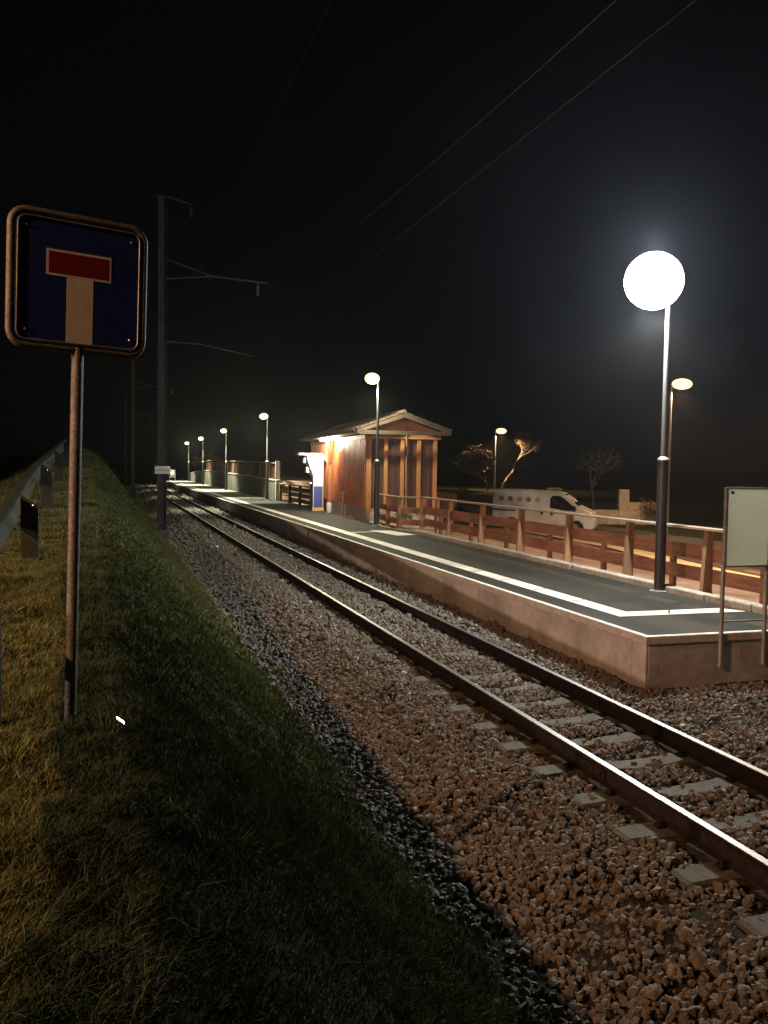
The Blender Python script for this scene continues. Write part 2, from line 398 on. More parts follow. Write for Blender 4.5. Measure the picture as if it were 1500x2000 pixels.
# ---------------------------------------------------------------- ballast (stuff)
def stones(name, regions, m):
    bm = bmesh.new(); bmesh.ops.create_icosphere(bm, subdivisions=1, radius=1)
    bm.verts.ensure_lookup_table()
    V0 = np.array([v.co[:] for v in bm.verts]); F0 = np.array([[v.index for v in f.verts] for f in bm.faces]); bm.free()
    K = 24; var = []
    for k in range(K):
        vv = V0*rng.uniform(.72, 1.22, (12,1)) + rng.normal(0, .12, (12,3)); var.append(vv)
    var = np.array(var); out = []
    for (x0, x1, y0, y1, dens, r0, r1, mode) in regions:
        x0 = x0-.35 if x0 < 2.5 else x0
        n = int((x1-x0)*(y1-y0)*dens)
        X = rng.uniform(x0, x1, n); Y = rng.uniform(y0, y1, n)
        r = rng.uniform(r0, r1, n)*np.where(rng.uniform(0,1,n) < .22, .6, 1)*np.where(rng.uniform(0,1,n) < .06, 1.4, 1)
        edge = np.abs(X-2.05) + .0
        sp_ = np.where(rng.uniform(0,1,n) < .10, .22, .07); keep = (X > 2.05+sp_*rng.standard_normal(n))
        for rx in (3.81, 4.925):
            keep &= (X-rx < -.12-r*.5) | (X-rx > .08+r*.5)
        Z = np.where(X < 2.1, zleft(X, Y)+.012, zballast(X, Y))
        if mode:   # leave the sleepers bare near the camera
            ph = (Y-SL0) % SLP; ons = (ph < .12+r*.3) | (ph > SLP-.12-r*.3)
            on = ons & (X > 3.38) & (X < 5.33)
            bury = np.clip((Y-9.2)/3.2, 0, 1)
            inner = (X > 3.9) & (X < 4.84)
            keep &= ~(on & (rng.uniform(0,1,n) > np.where(inner, .12+bury, .22+1.6*bury)))
            Z = Z + np.where(inner, .012+.03*bury, .0+.02*bury) - .012
        else:
            Z = Z + np.where((X>3.85)&(X<4.9), .035, .012)
        Z = Z + .014*np.sin(4.1*Y+2*X)+.010*np.sin(9*X-6*Y)
        keep &= ~((Y > 8.62) & (X > 5.85))
        X, Y, Z, r = X[keep], Y[keep], Z[keep], r[keep]; n = len(X)
        Z = Z + rng.uniform(-.5, .55, n)*r
        s = r[:,None]*rng.uniform(.7, 1.3, (n,3))
        q = rng.normal(size=(n,4)); q /= np.linalg.norm(q, axis=1)[:,None]
        a, b, c, d = q.T
        R = np.stack([1-2*(c*c+d*d), 2*(b*c-a*d), 2*(b*d+a*c), 2*(b*c+a*d), 1-2*(b*b+d*d), 2*(c*d-a*b), 2*(b*d-a*c), 2*(c*d+a*b), 1-2*(b*b+c*c)], -1).reshape(n,3,3)
        vv = var[rng.integers(0, K, n)]*s[:,None,:]
        vv = np.einsum('nij,nkj->nki', R, vv) + np.stack([X,Y,Z], -1)[:,None,:]
        out.append(vv)
    v = np.concatenate(out); n = len(v)
    f = (F0[None]+(np.arange(n)*12)[:,None,None]).ravel()
    o = np_mesh(name, v.reshape(-1,3), f, np.full(n*20, 3), m); o.data.polygons.foreach_set('use_smooth', [False]*(n*20)); return o
SL0, SLP = 4.62, .655
bal = stones('ballast', [(2.0,6.0,2.2,12.5,820,.014,.034,1),(5.9,9.9,2.2,8.66,560,.014,.034,1),(2.0,5.86,12.5,30,300,.026,.042,0),(2.0,5.86,30,60,85,.045,.07,0),(2.0,5.86,60,110,22,.07,.11,0)], M['stone'])
tag(bal, 'crushed grey and rusty brown track ballast heaped around the rails', 'ballast', kind='stuff')

# ---------------------------------------------------------------- track
track = thing('railway_track', 'single narrow railway line with shiny topped rusty rails running into the distance', 'railway track', (0,0,0))
def rail(xc, y0, y1):
    mb = MB(); n = 60
    prof = [(-.055,-.150),(.055,-.150),(.055,-.141),(.012,-.125),(.009,-.045),(.033,-.034),(.034,-.008),(.028,0),(-.028,0),(-.034,-.008),(-.033,-.034),(-.009,-.045),(-.012,-.125),(-.055,-.141)]
    k = len(prof); V = []; F = []; Mt = []
    ys_ = [y0+(y1-y0)*i/n for i in range(n+1)]
    for y in ys_: V += [(xc+p[0], y, p[1]) for p in prof]
    for i in range(n):
        for j in range(k):
            F.append((i*k+j, i*k+(j+1)%k, (i+1)*k+(j+1)%k, (i+1)*k+j)); Mt.append(1 if j in (6,7,8) else 0)
    mb.v = V; mb.f = F; mb.m = Mt
    F.append(tuple(range(k))[::-1]); Mt.append(0); F.append(tuple(range(n*k, n*k+k))); Mt.append(0)
    return mb.build('rail', [M['rust'], M['railtop']], track)
for xc in (3.81, 4.925):
    r_ = rail(xc, 0.5, 230)
    yj = 6.35 if xc < 4 else 8.3
    mb = MB()
    for s in (-1, 1):
        mb.box(xc+s*.011, xc+s*.030, yj-.24, yj+.24, -.122, -.048)
        for q in (-.18,-.06,.06,.18): mb.ball((xc+s*.036, yj+q, -.085), .013, 8, 6)
    mb.build('fishplate', M['rust'], r_, bevel=.002)
def sleeper_mesh():
    mb = MB(); prof = [(-.96,-.188),(-.93,-.172),(-.62,-.160),(-.42,-.158),(-.30,-.178),(0,-.190),(.30,-.178),(.42,-.158),(.62,-.160),(.93,-.172),(.96,-.188)]
    V = []; F = []; n = len(prof)
    for x, z in prof:
        V += [(x,-.115,-.32),(x,-.115,z-.018),(x,-.098,z),(x,.098,z),(x,.115,z-.018),(x,.115,-.32)]
    for i in range(n-1):
        for j in range(6): F.append((i*6+j, i*6+(j+1)%6, (i+1)*6+(j+1)%6, (i+1)*6+j))
    F += [tuple(range(6))[::-1], tuple(range((n-1)*6, n*6))]
    mb.add(V, F); return mb
first = None
for i in range(26):
    y = SL0 + SLP*(i-3)
    if first is None:
        s = sleeper_mesh().build('sleeper', M['sleeper'], track); s.location = (4.36, y, 0); first = s
        for xr in (-.55, .565):
            for sd in (-1, 1):
                mb = MB(); x = xr+sd*.085
                mb.box(x-.03, x+.03, -.035, .035, -.160, -.148); mb.tube([(x,0,-.15),(x,0,-.118)], .012, 8); mb.ball((x,0,-.118), (.018,.018,.009), 8, 6)
                mb.tube([(x-sd*.045,-.03,-.136),(x+sd*.02,-.03,-.140),(x+sd*.02,.03,-.140),(x-sd*.045,.03,-.136)], .006, 6)
                mb.build('rail_clip', M['rust'], s)
    else:
        s = first.copy(); C.objects.link(s); s.location = (4.36, y, 0)
        s.rotation_euler = (0, 0, random.uniform(-.012,.012))
        if i < 16:
            for ch in list(first.children):
                c = ch.copy(); C.objects.link(c); c.parent = s

# ---------------------------------------------------------------- platform
PZ = .45
Y0, Y1 = 8.72, 104
plat = MB(); plat.box(5.93, 8.86, Y0+.04, Y1, -.6, PZ-.11).build('platform', M['concrete']); plat = bpy.data.objects['platform']; tag(plat, kind='structure')
mb = MB(); mb.box(6.144, 8.84, Y0+.25, 50, PZ-.108, PZ); mb.build('platform_surface', M['asphalt'], plat)
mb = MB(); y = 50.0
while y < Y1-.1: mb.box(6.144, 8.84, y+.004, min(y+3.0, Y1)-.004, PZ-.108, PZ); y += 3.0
mb.build('lit_deck_slab', M['lit_deck'], plat)  # far deck paler than the asphalt so the lamp pools burn out
# facing panels along the track and the end wall, with open joints
mb = MB(); y = Y0+.30; 
mb.box(5.90, 5.928, Y0+.012, y-.004, -.5, PZ-.085)
while y < Y1:
    L_ = 2.55 if y < 60 else 8
    mb.box(5.90, 5.928, y+.004, y+L_-.004, -.5, PZ-.085); y += L_
x = 5.932
for wd in (.16, .95, .95, .85):
    mb.box(x+.003, x+wd-.003, Y0+.010, Y0+.038, -.5, PZ-.085); x += wd
mb.build('facing_panel', M['concrete'], plat, bevel=.004)
mb = MB(); y = Y0
mb.box(5.865, 5.950, Y0-.035, 60, PZ-.083, PZ+.004); mb.box(5.865, 5.950, 60.01, Y1, PZ-.083, PZ+.004)
mb.box(5.952, 8.84, Y0-.035, Y0+.05, PZ-.083, PZ+.004)
mb.build('coping_slab', M['coping'], plat, bevel=.006)
mb = MB(); mb.box(5.952, 6.142, Y0+.052, Y1, PZ-.10, PZ+.002); mb.box(6.144, 8.838, Y0+.052, Y0+.248, PZ-.10, PZ+.002)
mb.build('edge_asphalt', M['asphalt'], plat)
mb = MB()
mb.add([(5.872,Y0-.025,PZ+.009),(5.945,Y0+.045,PZ+.009),(5.945,Y1,PZ+.009),(5.872,Y1,PZ+.009)], [(0,1,2,3)])
mb.add([(5.872,Y0-.025,PZ+.009),(8.84,Y0-.025,PZ+.009),(8.84,Y0+.045,PZ+.009),(5.945,Y0+.045,PZ+.009)], [(0,1,2,3)])
mb.build('edge_line', M['paint'], plat)
mb = MB(); zz = PZ+.005
mb.add([(6.36,10.02,zz),(6.66,10.34,zz),(6.62,Y1-6,zz),(6.32,Y1-6,zz)], [(0,1,2,3)])
mb.add([(6.36,10.02,zz),(8.33,10.02,zz),(8.15,10.34,zz),(6.66,10.34,zz)], [(0,1,2,3)])
zz += .004
mb.add([(6.64,24.38,zz),(7.50,24.62,zz),(7.50,24.78,zz),(6.64,24.55,zz)], [(0,1,2,3)])
mb.add([(7.50,24.2,zz),(7.62,23.2,zz),(8.28,23.42,zz),(8.0,25.0,zz),(7.40,25.2,zz)], [(0,1,2,3,4)])
mb.build('guide_line', M['paint'], plat)
mb = MB()
for yy in (11.35, 12.55, 13.75, 15.0):
    for k in range(9):
        mb.lathe([(.014, PZ+.008),(.012, PZ+.012)], 6.40+k*.028, yy+k*.008, 8)
for k in range(9): mb.lathe([(.014, PZ+.008),(.012, PZ+.012)], 7.15+k*.02, 10.08+k*.028, 8)
mb.build('tactile_dots', M['dots'], plat)
# kerb behind the fence posts, laid in worn stones
mb = MB(); y = 7.0; 
while y < 23.6:
    L_ = 1.0; j = random.uniform(-.012,.012)
    if abs(y-11.8) > .6 or True: mb.box(8.40+j, 8.60+j, y+.006, y+L_-.006, PZ-.10, PZ+.10+random.uniform(-.008,.008))
    y += L_
mb.build('kerb', M['kerb'], plat, bevel=.02)
mb = MB()
kp = [(8.50,31.9),(8.42,30.7),(8.45,29),(8.22,26.6),(8.2,25.5),(8.55,24.5),(8.75,24.1)]
for a, b in zip(kp, kp[1:]):
    a = Vector((*a,0)); b = Vector((*b,0)); n = Vector((-(b-a).y, (b-a).x, 0)).normalized()*.045
    q = [a-n, a+n, b+n, b-n]
    mb.hexa([(p.x,p.y,PZ-.05) for p in q], [(p.x,p.y,PZ+.05) for p in q])
mb.build('bed_edging', M['kerb'], plat)

# ---------------------------------------------------------------- lamps
def platform_lamp(x, y, ztop, hs, glow, label):
    t = thing('platform_lamp', label, 'street lamp', (x, y, PZ), 0, 'lamps along the platform')
    H = ztop-PZ
    MB().lathe([(.15,0),(.15,.015),(.10,.02),(.10,.03)], n=24).build('base_plate', M['galv'], t, smooth=True)
    MB().lathe([(.085,.02),(.082,2.06)], n=20).build('lower_pole', M['darkpost'], t, smooth=True)
    MB().lathe([(.09,2.06),(.092,2.09),(.06,2.12),(.045,2.13)], n=20).build('collar', M['galv'], t, smooth=True)
    MB().lathe([(.044,2.13),(.034,H-.03)], n=16).build('upper_pole', M['poleup'], t, smooth=True)
    hd = MB().tube([(0,0,H-.1),(-.02,0,H-.02),(-.12*hs,0,H+.0)], .03, 10).build('lamp_arm', M['galv'], t, smooth=True)
    if glow is M['glow_white']: MB().ball((-.27,0,H-.07), (.445,.445,.435), 32, 18).build('lamp_globe', glow, t, smooth=True)  # glare put into the shape: near globe is oversized
    else: MB().ball((-.26*hs,0,H+.02), (.30*hs,.25*hs,.22*hs), 24, 14).build('lamp_globe', glow, t, smooth=True)
    return t, H
LC = (1, .96, .64)
PL = [(8.33,12.02,5.36,1.85,1500,'glow_white','tall lamp blazing white at the near end of the platform, right side'),
      (8.25,27.3,5.14,.8,1000,'glow_green','greenish white lamp standing in front of the timber station building'),
      (8.15,47.4,4.93,.75,5000,'glow_green','platform lamp at the near end of the grey wall, left of the station'),
      (8.2,65.2,4.76,.75,4500,'glow_green','third farthest platform lamp, above the middle of the slatted balustrade'),
      (8.2,81.7,4.62,.75,4800,'glow_green','second farthest platform lamp, right beside the leafy bush'),
      (8.2,96.7,4.51,.75,4200,'glow_green','farthest and smallest lamp at the end of the platform')]
for x, y, zt, hs, W, gl, lab in PL:
    t, H = platform_lamp(x, y, zt, hs, M[gl], lab)
    lc = LC if gl != 'glow_white' else (1,.95,.72)
    near = gl == 'glow_white'; far = y > 40
    lz = H-.60 if near else H-.25*hs-.10; lx = -.27 if near else (-.80 if far else -.24*hs)
    lamp('lamp_light', 'SPOT', (lx, 0, lz), W, lc, .10, t, spot_size=math.radians(100 if far else 165), spot_blend=.6 if far else .35)
    if near: lamp('lamp_glow', 'POINT', (lx, 0, H+.45), 650, (.80,.87,1), .10, t)
    lamp('lamp_glow', 'POINT', (lx, 0, lz), 800 if near else (260 if far else 90), (.80,.87,1) if near else lc, .10, t)
def street_lamp(x, y, z0, ztop, label, W, s=1, head=.22):
    t = thing('street_lamp', label, 'street lamp', (x, y, z0), -.25, 'orange street lamps beyond the fence')
    H = ztop-z0
    MB().lathe([(.10,0),(.085,.9),(.05,H-.06),(.045,H)], n=16).build('pole', M['galv'], t, smooth=True)
    MB().tube([(0,0,H-.02),(.12,0,H+.06),(.32,0,H+.1)], .03, 8).build('lamp_arm', M['galv'], t, smooth=True)
    MB().ball((.52,0,H+.13), (.34,.16,.07), 20, 8).build('lamp_housing', M['darkpost'], t, smooth=True)
    MB().ball((.52,0,H+.09), (.30*s,.20*s,.16*s), 20, 10).build('lamp_lens', M['glow_orange'], t, smooth=True)
    lamp('lamp_light', 'SPOT', (.52,0,H-.22), W, (1,.58,.28), .12, t, spot_size=math.radians(160), spot_blend=.4)
    return t
street_lamp(25.25, 36.0, -.62, 6.35, 'orange street lamp just right of the tall blazing platform lamp', 2600, 1.6)
street_lamp(33.3, 73.5, .2, 5.62, 'small orange street lamp beside the twisted tree behind the van', 5000, 1.6)

# lamps of the road and the station yard that stand outside the frame
lamp('road_lamp_near', 'SPOT', (-8.6, 1.6, 7.0), 5000, (1,.48,.22), .12, rot=Vector((10.5,7.5,-6.8)).to_track_quat('-Z','Y').to_euler(), spot_size=math.radians(73), spot_blend=.9)
lamp('road_lamp_far', 'SPOT', (-22, 5.0, 7.85), 13000, (1,.62,.47), .12, rot=Vector((28,10,-8.2)).to_track_quat('-Z','Y').to_euler(), spot_size=math.radians(64), spot_blend=.5)
lamp('yard_lamp', 'SPOT', (19.2, 18.0, 5.8), 8000, (1,.58,.28), .15, spot_size=math.radians(158), spot_blend=.3)

# ---------------------------------------------------------------- dead end sign
SG = thing('dead_end_sign', 'square blue dead end sign with white stem and red bar on a tall rusty pole', 'road sign', (-.20, 4.97, .86), math.radians(16.6))
SG.rotation_euler = (0, math.radians(1.3), math.radians(16.6))
HS = .36
zc_ = 2.43
MB().tube([(0,0,-.3),(0,0,zc_-.33)], .031, 20).build('pole', M['signpole'], SG, smooth=True)
def rrect(h, r, n=6):
    P_ = []
    for cx, cz, a0 in ((h-r,h-r,0),(-h+r,h-r,90),(-h+r,-h+r,180),(h-r,-h+r,270)):
        for i in range(n+1):
            a = math.radians(a0+90*i/n); P_.append((cx+r*math.cos(a), cz+r*math.sin(a)))
    return P_
path = rrect(HS-.02, .075)
MB().tube([(p[0], -.005, zc_+p[1]) for p in path], .022, 12, closed=True).build('sign_frame', M['signpole'], SG, smooth=True)
pn = MB().prism([(p[0], zc_+p[1]) for p in rrect(HS-.043, .05)], 'y', -.0225, -.008).build('sign_panel', M['blue'], SG)
pth = rrect(HS-.048, .045)
MB().tube([(p[0], -.0235, zc_+p[1]) for p in pth], .0045, 6, closed=True).build('panel_rim', M['galv'], pn, smooth=True)
MB().box(-.068, .068, -.0232, -.0226, zc_-HS+.052, zc_+.03).build('white_stem', M['signwhite'], pn)
MB().box(-.172, .160, -.0234, -.02265, zc_+.028, zc_+.162).build('bar_border', M['signwhite'], pn)
MB().box(-.160, .148, -.0238, -.02345, zc_+.040, zc_+.150).build('red_bar', M['red'], pn)
for sx in (-1,1):
    for sz in (-1,1): MB().ball((sx*.268, -.0235, zc_+sz*.262), (.007,.004,.007), 8, 6).build('screw', M['screw'], pn)

# ---------------------------------------------------------------- guardrail
GR = thing('guardrail', 'steel crash barrier with wide posts along the road at the left edge', 'guardrail', (0,0,0))
GP = [(-.60,-.6),(-.63,5.0),(-.83,10.5),(-.99,15.9),(-1.06,21.3),(-1.12,26.7),(-1.2,32.1)]
for x, y in GP:
    z = float(zcrest(y)); mb = MB()
    # web (slanted top, falls away from the road), flanges
    mb.prism([(x-.09,z-.3),(x+.08,z-.3),(x+.08,z+.64),(x-.09,z+.76)], 'y', y-.003, y+.003)
    mb.box(x-.096, x-.090, y-.003, y+.05, z-.3, z+.76)
    mb.box(x+.08, x+.086, y-.003, y+.05, z-.3, z+.62)
    p = mb.build('post', M['rail_galv'], GR)
    MB().ball((x+.02, y-.010, z+.64), (.018,.01,.018), 8, 6).build('bolt', M['screw'], p)
prof = [(-.02,.76),(-.10,.735),(-.10,.70),(-.03,.655),(-.03,.62),(-.10,.575),(-.10,.54),(-.03,.46),(-.03,.42)]
def beam(dx, name):
    mb = MB(); V = []; F = []; k = len(prof)
    YY = np.arange(-2, 33.2, .8)
    xs_ = np.interp(YY, [g[1] for g in GP], [g[0] for g in GP]); zs_ = zcrest(YY)
    for X_, Y_, Z_ in zip(xs_, YY, zs_):
        V += [(X_-.13+p[0], Y_, Z_+p[1]) for p in prof] + [(X_-.133+p[0], Y_, Z_+p[1]+.0005) for p in prof]
    n2 = 2*k
    for i in range(len(YY)-1):
        for j in range(k-1):
            F.append((i*n2+j, i*n2+j+1, (i+1)*n2+j+1, (i+1)*n2+j)); F.append((i*n2+k+j, (i+1)*n2+k+j, (i+1)*n2+k+j+1, i*n2+k+j+1))
    mb.add(V, F); return mb.build(name, M['rail_galv'], GR, smooth=True)
beam(0, 'barrier_beam')
lw = MB(); lw.box(-13.5, -3.05, 47.6, 47.9, 1.2, 1.93)
tag(lw.build('roadside_wall', M['pale']), 'low pale wall across the dark road at the far left', 'wall')

# ---------------------------------------------------------------- litter
q = MB().box(-.028,.028,-.008,.008,-.002,.002).build('litter', M['litter'], bevel=.001)
tag(q, 'small bright shiny strip lying in the embankment grass beside the sign pole', 'litter')

# ---------------------------------------------------------------- catenary masts and wires
def hmast(x, y, z0, H, wd, label, arms=True):
    t = thing('catenary_mast', label, 'catenary mast', (x, y, z0), 0, 'catenary masts left of the track')
    h = wd/2
    mb = MB(); mb.box(-h, -h+.018, -h, h, 0, H); mb.box(h-.018, h, -h, h, 0, H); mb.box(-h+.018, h-.018, -.008, .008, 0, H)
    mb.build('mast_column', M['mast'], t)
    mb = MB(); mb.box(-.24,.24,-.24,.24,-.85,-.02); mb.build('footing', M['wall'], t, bevel=.02)
    mb = MB(); mb.box(-.23,.23,-.23,.23,-.018,.012)
    for sx in (-1,1):
        for sy in (-1,1): mb.tube([(sx*.19,sy*.19,.02),(sx*.19,sy*.19,.10)], .016, 8)
    mb.build('base_plate', M['mast'], t)
    if arms:
        mb = MB(); mb.tube([(h,0,9.05),(1.65,0,8.62),(3.55,0,8.52)], .03, 8); mb.tube([(h,0,8.42),(1.65,0,8.62)], .028, 8)
        mb.build('cantilever', M['mast'], t, smooth=True)
        mb = MB(); mb.tube([(3.2,0,8.52),(3.2,0,8.40)], .012, 6)
        for k in range(4): mb.lathe([(.02,8.40-k*.09),(.06,8.37-k*.09),(.06,8.35-k*.09),(.02,8.32-k*.09)], 3.2, 0, 12)
        mb.build('insulator', M['insul'], t, smooth=True)
        mb = MB(); mb.tube([(h,0,6.33),(1.2,0,6.31),(3.1,0,5.99)], .02, 8); mb.tube([(h,0,6.33),(h+.3,0,6.35)], .045, 8)
        mb.build('registration_arm', M['mast'], t, smooth=True)
        mb = MB(); mb.tube([(-h-.1,0,H+.02),(h,0,H+.02),(.95,0,H-.16)], .03, 8)
        for k in range(3): mb.lathe([(.02,H-.25-k*.12),(.055,H-.28-k*.12),(.055,H-.3-k*.12),(.02,H-.34-k*.12)], .93, 0, 10)
        mb.build('feeder_bracket', M['mast'], t, smooth=True)
    return t
hmast(1.72, 30.8, .10, 11.1, .29, 'nearest steel mast left of the track, carrying a small pale plate')
hmast(2.0, 77.9, .2, 11.0, .29, 'second steel mast beyond the nearest one, base hidden by the embankment')
hmast(2.2, 124, .2, 11.0, .29, 'farthest thin steel mast in the dark behind the second one')
SP = thing('mast_plate', 'small pale rectangular plate fixed to the nearest mast', 'sign plate', (1.73, 30.62, 2.13), math.radians(-4))
MB().box(-.25,.25,-.012,.0,-.13,.13).build('plate', M['signwhite'], SP, bevel=.004)
mb = MB()
x = -.20; rr_ = random.Random(3)
while x < .19:
    w_ = rr_.uniform(.022,.04)
    mb.box(x, x+w_*.6, -.0145, -.0125, -.03, .02 if rr_.random() < .7 else .035); x += w_+.012
    if abs(x-.02) < .03: x += .04
mb.build('worn_lettering', M['dirt'], SP)
def wire(name, label, x, zf, y0=-6, y1=170, r=.009, step=47, y_first=30.8, sag=.0):
    r *= .7
    mb = MB(); pts = []
    for i in range(90):
        y = y0+(y1-y0)*i/89
        ph = ((y-y_first)/step) % 1
        pts.append((x(y), y, zf - sag*4*ph*(1-ph)))
    mb.tube(pts, r, 6); o = mb.build(name, M['wire'], smooth=True)
    return tag(o, label, 'overhead wire')
wire('contact_wire', 'lowest overhead wire, above the middle of the track, catching lamp light', lambda y: 4.40+.15*math.sin(y/15), 6.10)
wire('messenger_wire', 'sagging overhead wire carried by the upper arm of the nearest mast', lambda y: 4.85, 8.15, sag=1.1)
wire('feeder_wire', 'faint steep overhead wire higher and farther left than the others', lambda y: 3.7, 10.7, sag=.3, r=.008)

# ---------------------------------------------------------------- small things by the track
t = thing('platform_end_sign', 'small pale lit board on two legs at the far end of the platform', 'sign', (6.45, 96, PZ))
MB().box(-.30,.30,-.04,.04,.42,1.22).build('board', M['signwhite'], t, bevel=.01)
for s in (-1,1): MB().box(s*.27-.03, s*.27+.03, -.03,.03, 0,.42).build('leg', M['signwhite'], t)
MB().ball((0,-.06,.92), (.10,.03,.10), 12, 8).build('signal_light', M['glow_white'], t, smooth=True)

t = thing('notice_board', 'blank pale green board on two posts at the near platform end, right edge', 'notice board', (0,0,0))
MB().box(6.845,7.475,8.630,8.636,1.27,2.165).build('board', M['board'], t, bevel=.006)
mb = MB(); mb.box(6.835,6.865,8.612,8.655,1.26,2.175); mb.box(7.455,7.485,8.612,8.655,1.26,2.175); mb.box(6.866,7.454,8.614,8.653,1.245,1.268); mb.box(6.866,7.454,8.614,8.653,2.167,2.182)
mb.build('board_frame', M['galv'], t)
MB().box(6.90,6.94,8.611,8.618,2.10,2.135).build('label_tab', M['darkpost'], t)
for x in (6.86, 7.47): MB().tube([(x,8.66,.07),(x,8.66,1.262)], .026, 12).build('post', M['galv'], t, smooth=True)
MB().tube([(6.886,8.66,.60),(7.444,8.66,.60)], .012, 8).build('crossbar', M['galv'], t, smooth=True)

# ---------------------------------------------------------------- fences
def fence(name, label, pts, z0, boards, top=1.0, post_w=.12, mats=('fence','handrail','postwood'), half=True, taper=True, slats=False, rail_w=.07):
    t = thing(name, label, 'fence', (0,0,0), 0, 'brown wooden fences along the platform')
    pts = [Vector((*p,0)) for p in pts]
    zf = z0 if callable(z0) else (lambda p: z0)
    for i, p in enumerate(pts):
        d = (pts[min(i+1,len(pts)-1)]-pts[max(i-1,0)]).normalized()
        n = Vector((d.y,-d.x,0))
        if n.x < 0: n = -n                      # points away from the track
        z = zf(p); mb = MB(); hw = .045
        fr = .08 if taper else .035              # foot reaches towards the track
        def q(a, b): v = p+n*a+d*b; return (v.x, v.y)
        bot = [q(-fr,-hw), q(.045,-hw), q(.045,hw), q(-fr,hw)]
        tp = [q(-.02,-hw), q(.045,-hw), q(.045,hw), q(-.02,hw)]
        mb.hexa([(*c, z-.08) for c in bot], [(*c, z+top-.045) for c in tp])
        mb.build('post', M[mats[2]], t, bevel=.006)
        mb = MB(); b2 = [q(.047,-hw*.8), q(.10,-hw*.8), q(.10,hw*.8), q(.047,hw*.8)]
        mb.hexa([(*c, z-.08) for c in b2], [(*c, z+top-.05) for c in b2]); mb.build('rear_post', M[mats[0]], t)
    for a, b in zip(pts, pts[1:]):
        d = (b-a).normalized(); n = Vector((d.y,-d.x,0))
        if n.x < 0: n = -n
        za, zb = zf(a), zf(b)
        def bar(a0, b0, lo, hi, oa, ob, nm, mt):
            A = a0; B = b0
            qa = [A+n*oa, A+n*ob]; qb = [B+n*oa, B+n*ob]
            mb = MB(); P4 = [qa[0], qa[1], qb[1], qb[0]]; zz_ = [za, za, zb, zb]
            mb.hexa([(p.x,p.y,z_+lo) for p,z_ in zip(P4,zz_)], [(p.x,p.y,z_+hi) for p,z_ in zip(P4,zz_)])
            return mb.build(nm, mt, t, bevel=.005)
        bar(a, b, top-.04, top, -.08, .10, 'handrail', M[mats[1]])
        if slats:
            L_ = (b-a).length; k = int(L_/slats)
            mb = MB()
            for j in range(k):
                f = (j+.5)/k; c = a.lerp(b, f); z = za*(1-f)+zb*f
                e = d*.05; P4 = [c-e+n*.03, c+e+n*.03, c+e+n*.055, c-e+n*.055]
                mb.hexa([(p.x,p.y,z+.06) for p in P4], [(p.x,p.y,z+top-.05) for p in P4])
            mb.build('slats', M[mats[0]], t)
            bar(a, b, .04, .09, .056, .09, 'board', M[mats[0]])
        else:
            for lo, hi in boards: bar(a, b, lo, hi, .102, .13, 'board', M[mats[0]])
            if half and (b-a).length > 1.5:
                c = a.lerp(b, .5)+n*.18; z = (za+zb)/2; mb = MB()
                mb.box(c.x-.03, c.x+.03, c.y-.06, c.y+.06, z-.1, z+boards[-1][1]-.02); mb.build('rear_post', M[mats[0]], t)
    return t
F1 = [(8.72, 24.25-2.14*i) for i in range(9)]
fence('wooden_fence', 'long brown plank fence behind the kerb of the near platform, right half', F1, .50, [(.14,.36),(.48,.71)], 1.0)
fence('wooden_fence', 'short angled brown fence enclosing the planted bed before the station', [(8.62,31.9),(8.55,30.6),(8.62,28.9),(8.42,26.7),(8.40,25.5),(9.3,24.6)], .47, [(.12,.30),(.48,.66)], .99, half=False, taper=False)
fence('wooden_fence', 'low dark brown fence left of the blue stele, beside the grey wall', [(8.66,46.4),(8.66,43.9),(8.66,41.4),(8.66,38.9)], .45, [(.1,.3),(.36,.56),(.62,.82)], .95, half=False, taper=False)
WZ = [(46.9,1.5),(62,1.62),(78,1.75),(90,1.65),(100,1.24),(108,.6)]
wz = lambda Y: float(np.interp(Y, [a[0] for a in WZ], [a[1] for a in WZ]))
fence('wooden_balustrade', 'slatted timber balustrade on top of the grey retaining wall', [(8.75,47.2+3.06*i) for i in range(13)], lambda p: wz(p.y)+.02, [], .95, taper=False, slats=.28, mats=('darkwood','handrail','fence'))
mb = MB()
ysl = [46.9]+list(np.linspace(48,108,31))
for a, b in zip(ysl, ysl[1:]):
    mb.hexa([(8.60,a,.2),(8.88,a,.2),(8.88,b,.2),(8.60,b,.2)], [(8.60,a,wz(a)),(8.88,a,wz(a)),(8.88,b,wz(b)),(8.60,b,wz(b))])
t = thing('retaining_wall', 'rough grey wall behind the far platform under the balustrade', 'wall')
mb.build('wall_body', M['wall'], t)
mb = MB()
for a, b in zip(ysl, ysl[1:]):
    mb.hexa([(8.56,a,wz(a)+.002),(8.92,a,wz(a)+.002),(8.92,b,wz(b)+.002),(8.56,b,wz(b)+.002)], [(8.56,a,wz(a)+.055),(8.92,a,wz(a)+.055),(8.92,b,wz(b)+.055),(8.56,b,wz(b)+.055)])
mb.build('wall_cap', M['kerb'], t)
MB().box(8.50,8.90,46.72,46.896,.2,1.56).build('end_pier', M['coping'], t)
o = MB().box(8.50,8.72,46.9,46.95,1.62,2.58).build('end_panel', M['white']); tag(o, 'upright white panel at the near end of the balustrade', 'panel')
for x, lab in ((8.42,'left one of the two thin white capped posts at the station corner'), (8.53,'right one of the two thin white capped posts at the station corner')):
    t = thing('post', lab, 'post', (x, 32.3+.0*(x>8.5), PZ), 0, 'thin white capped posts')
    MB().tube([(0,0,0),(0,0,.90)], .022, 10).build('post_tube', M['white'], t, smooth=True)
    MB().box(-.055,.055,-.05,.05,.90,.93).build('post_cap', M['white'], t)

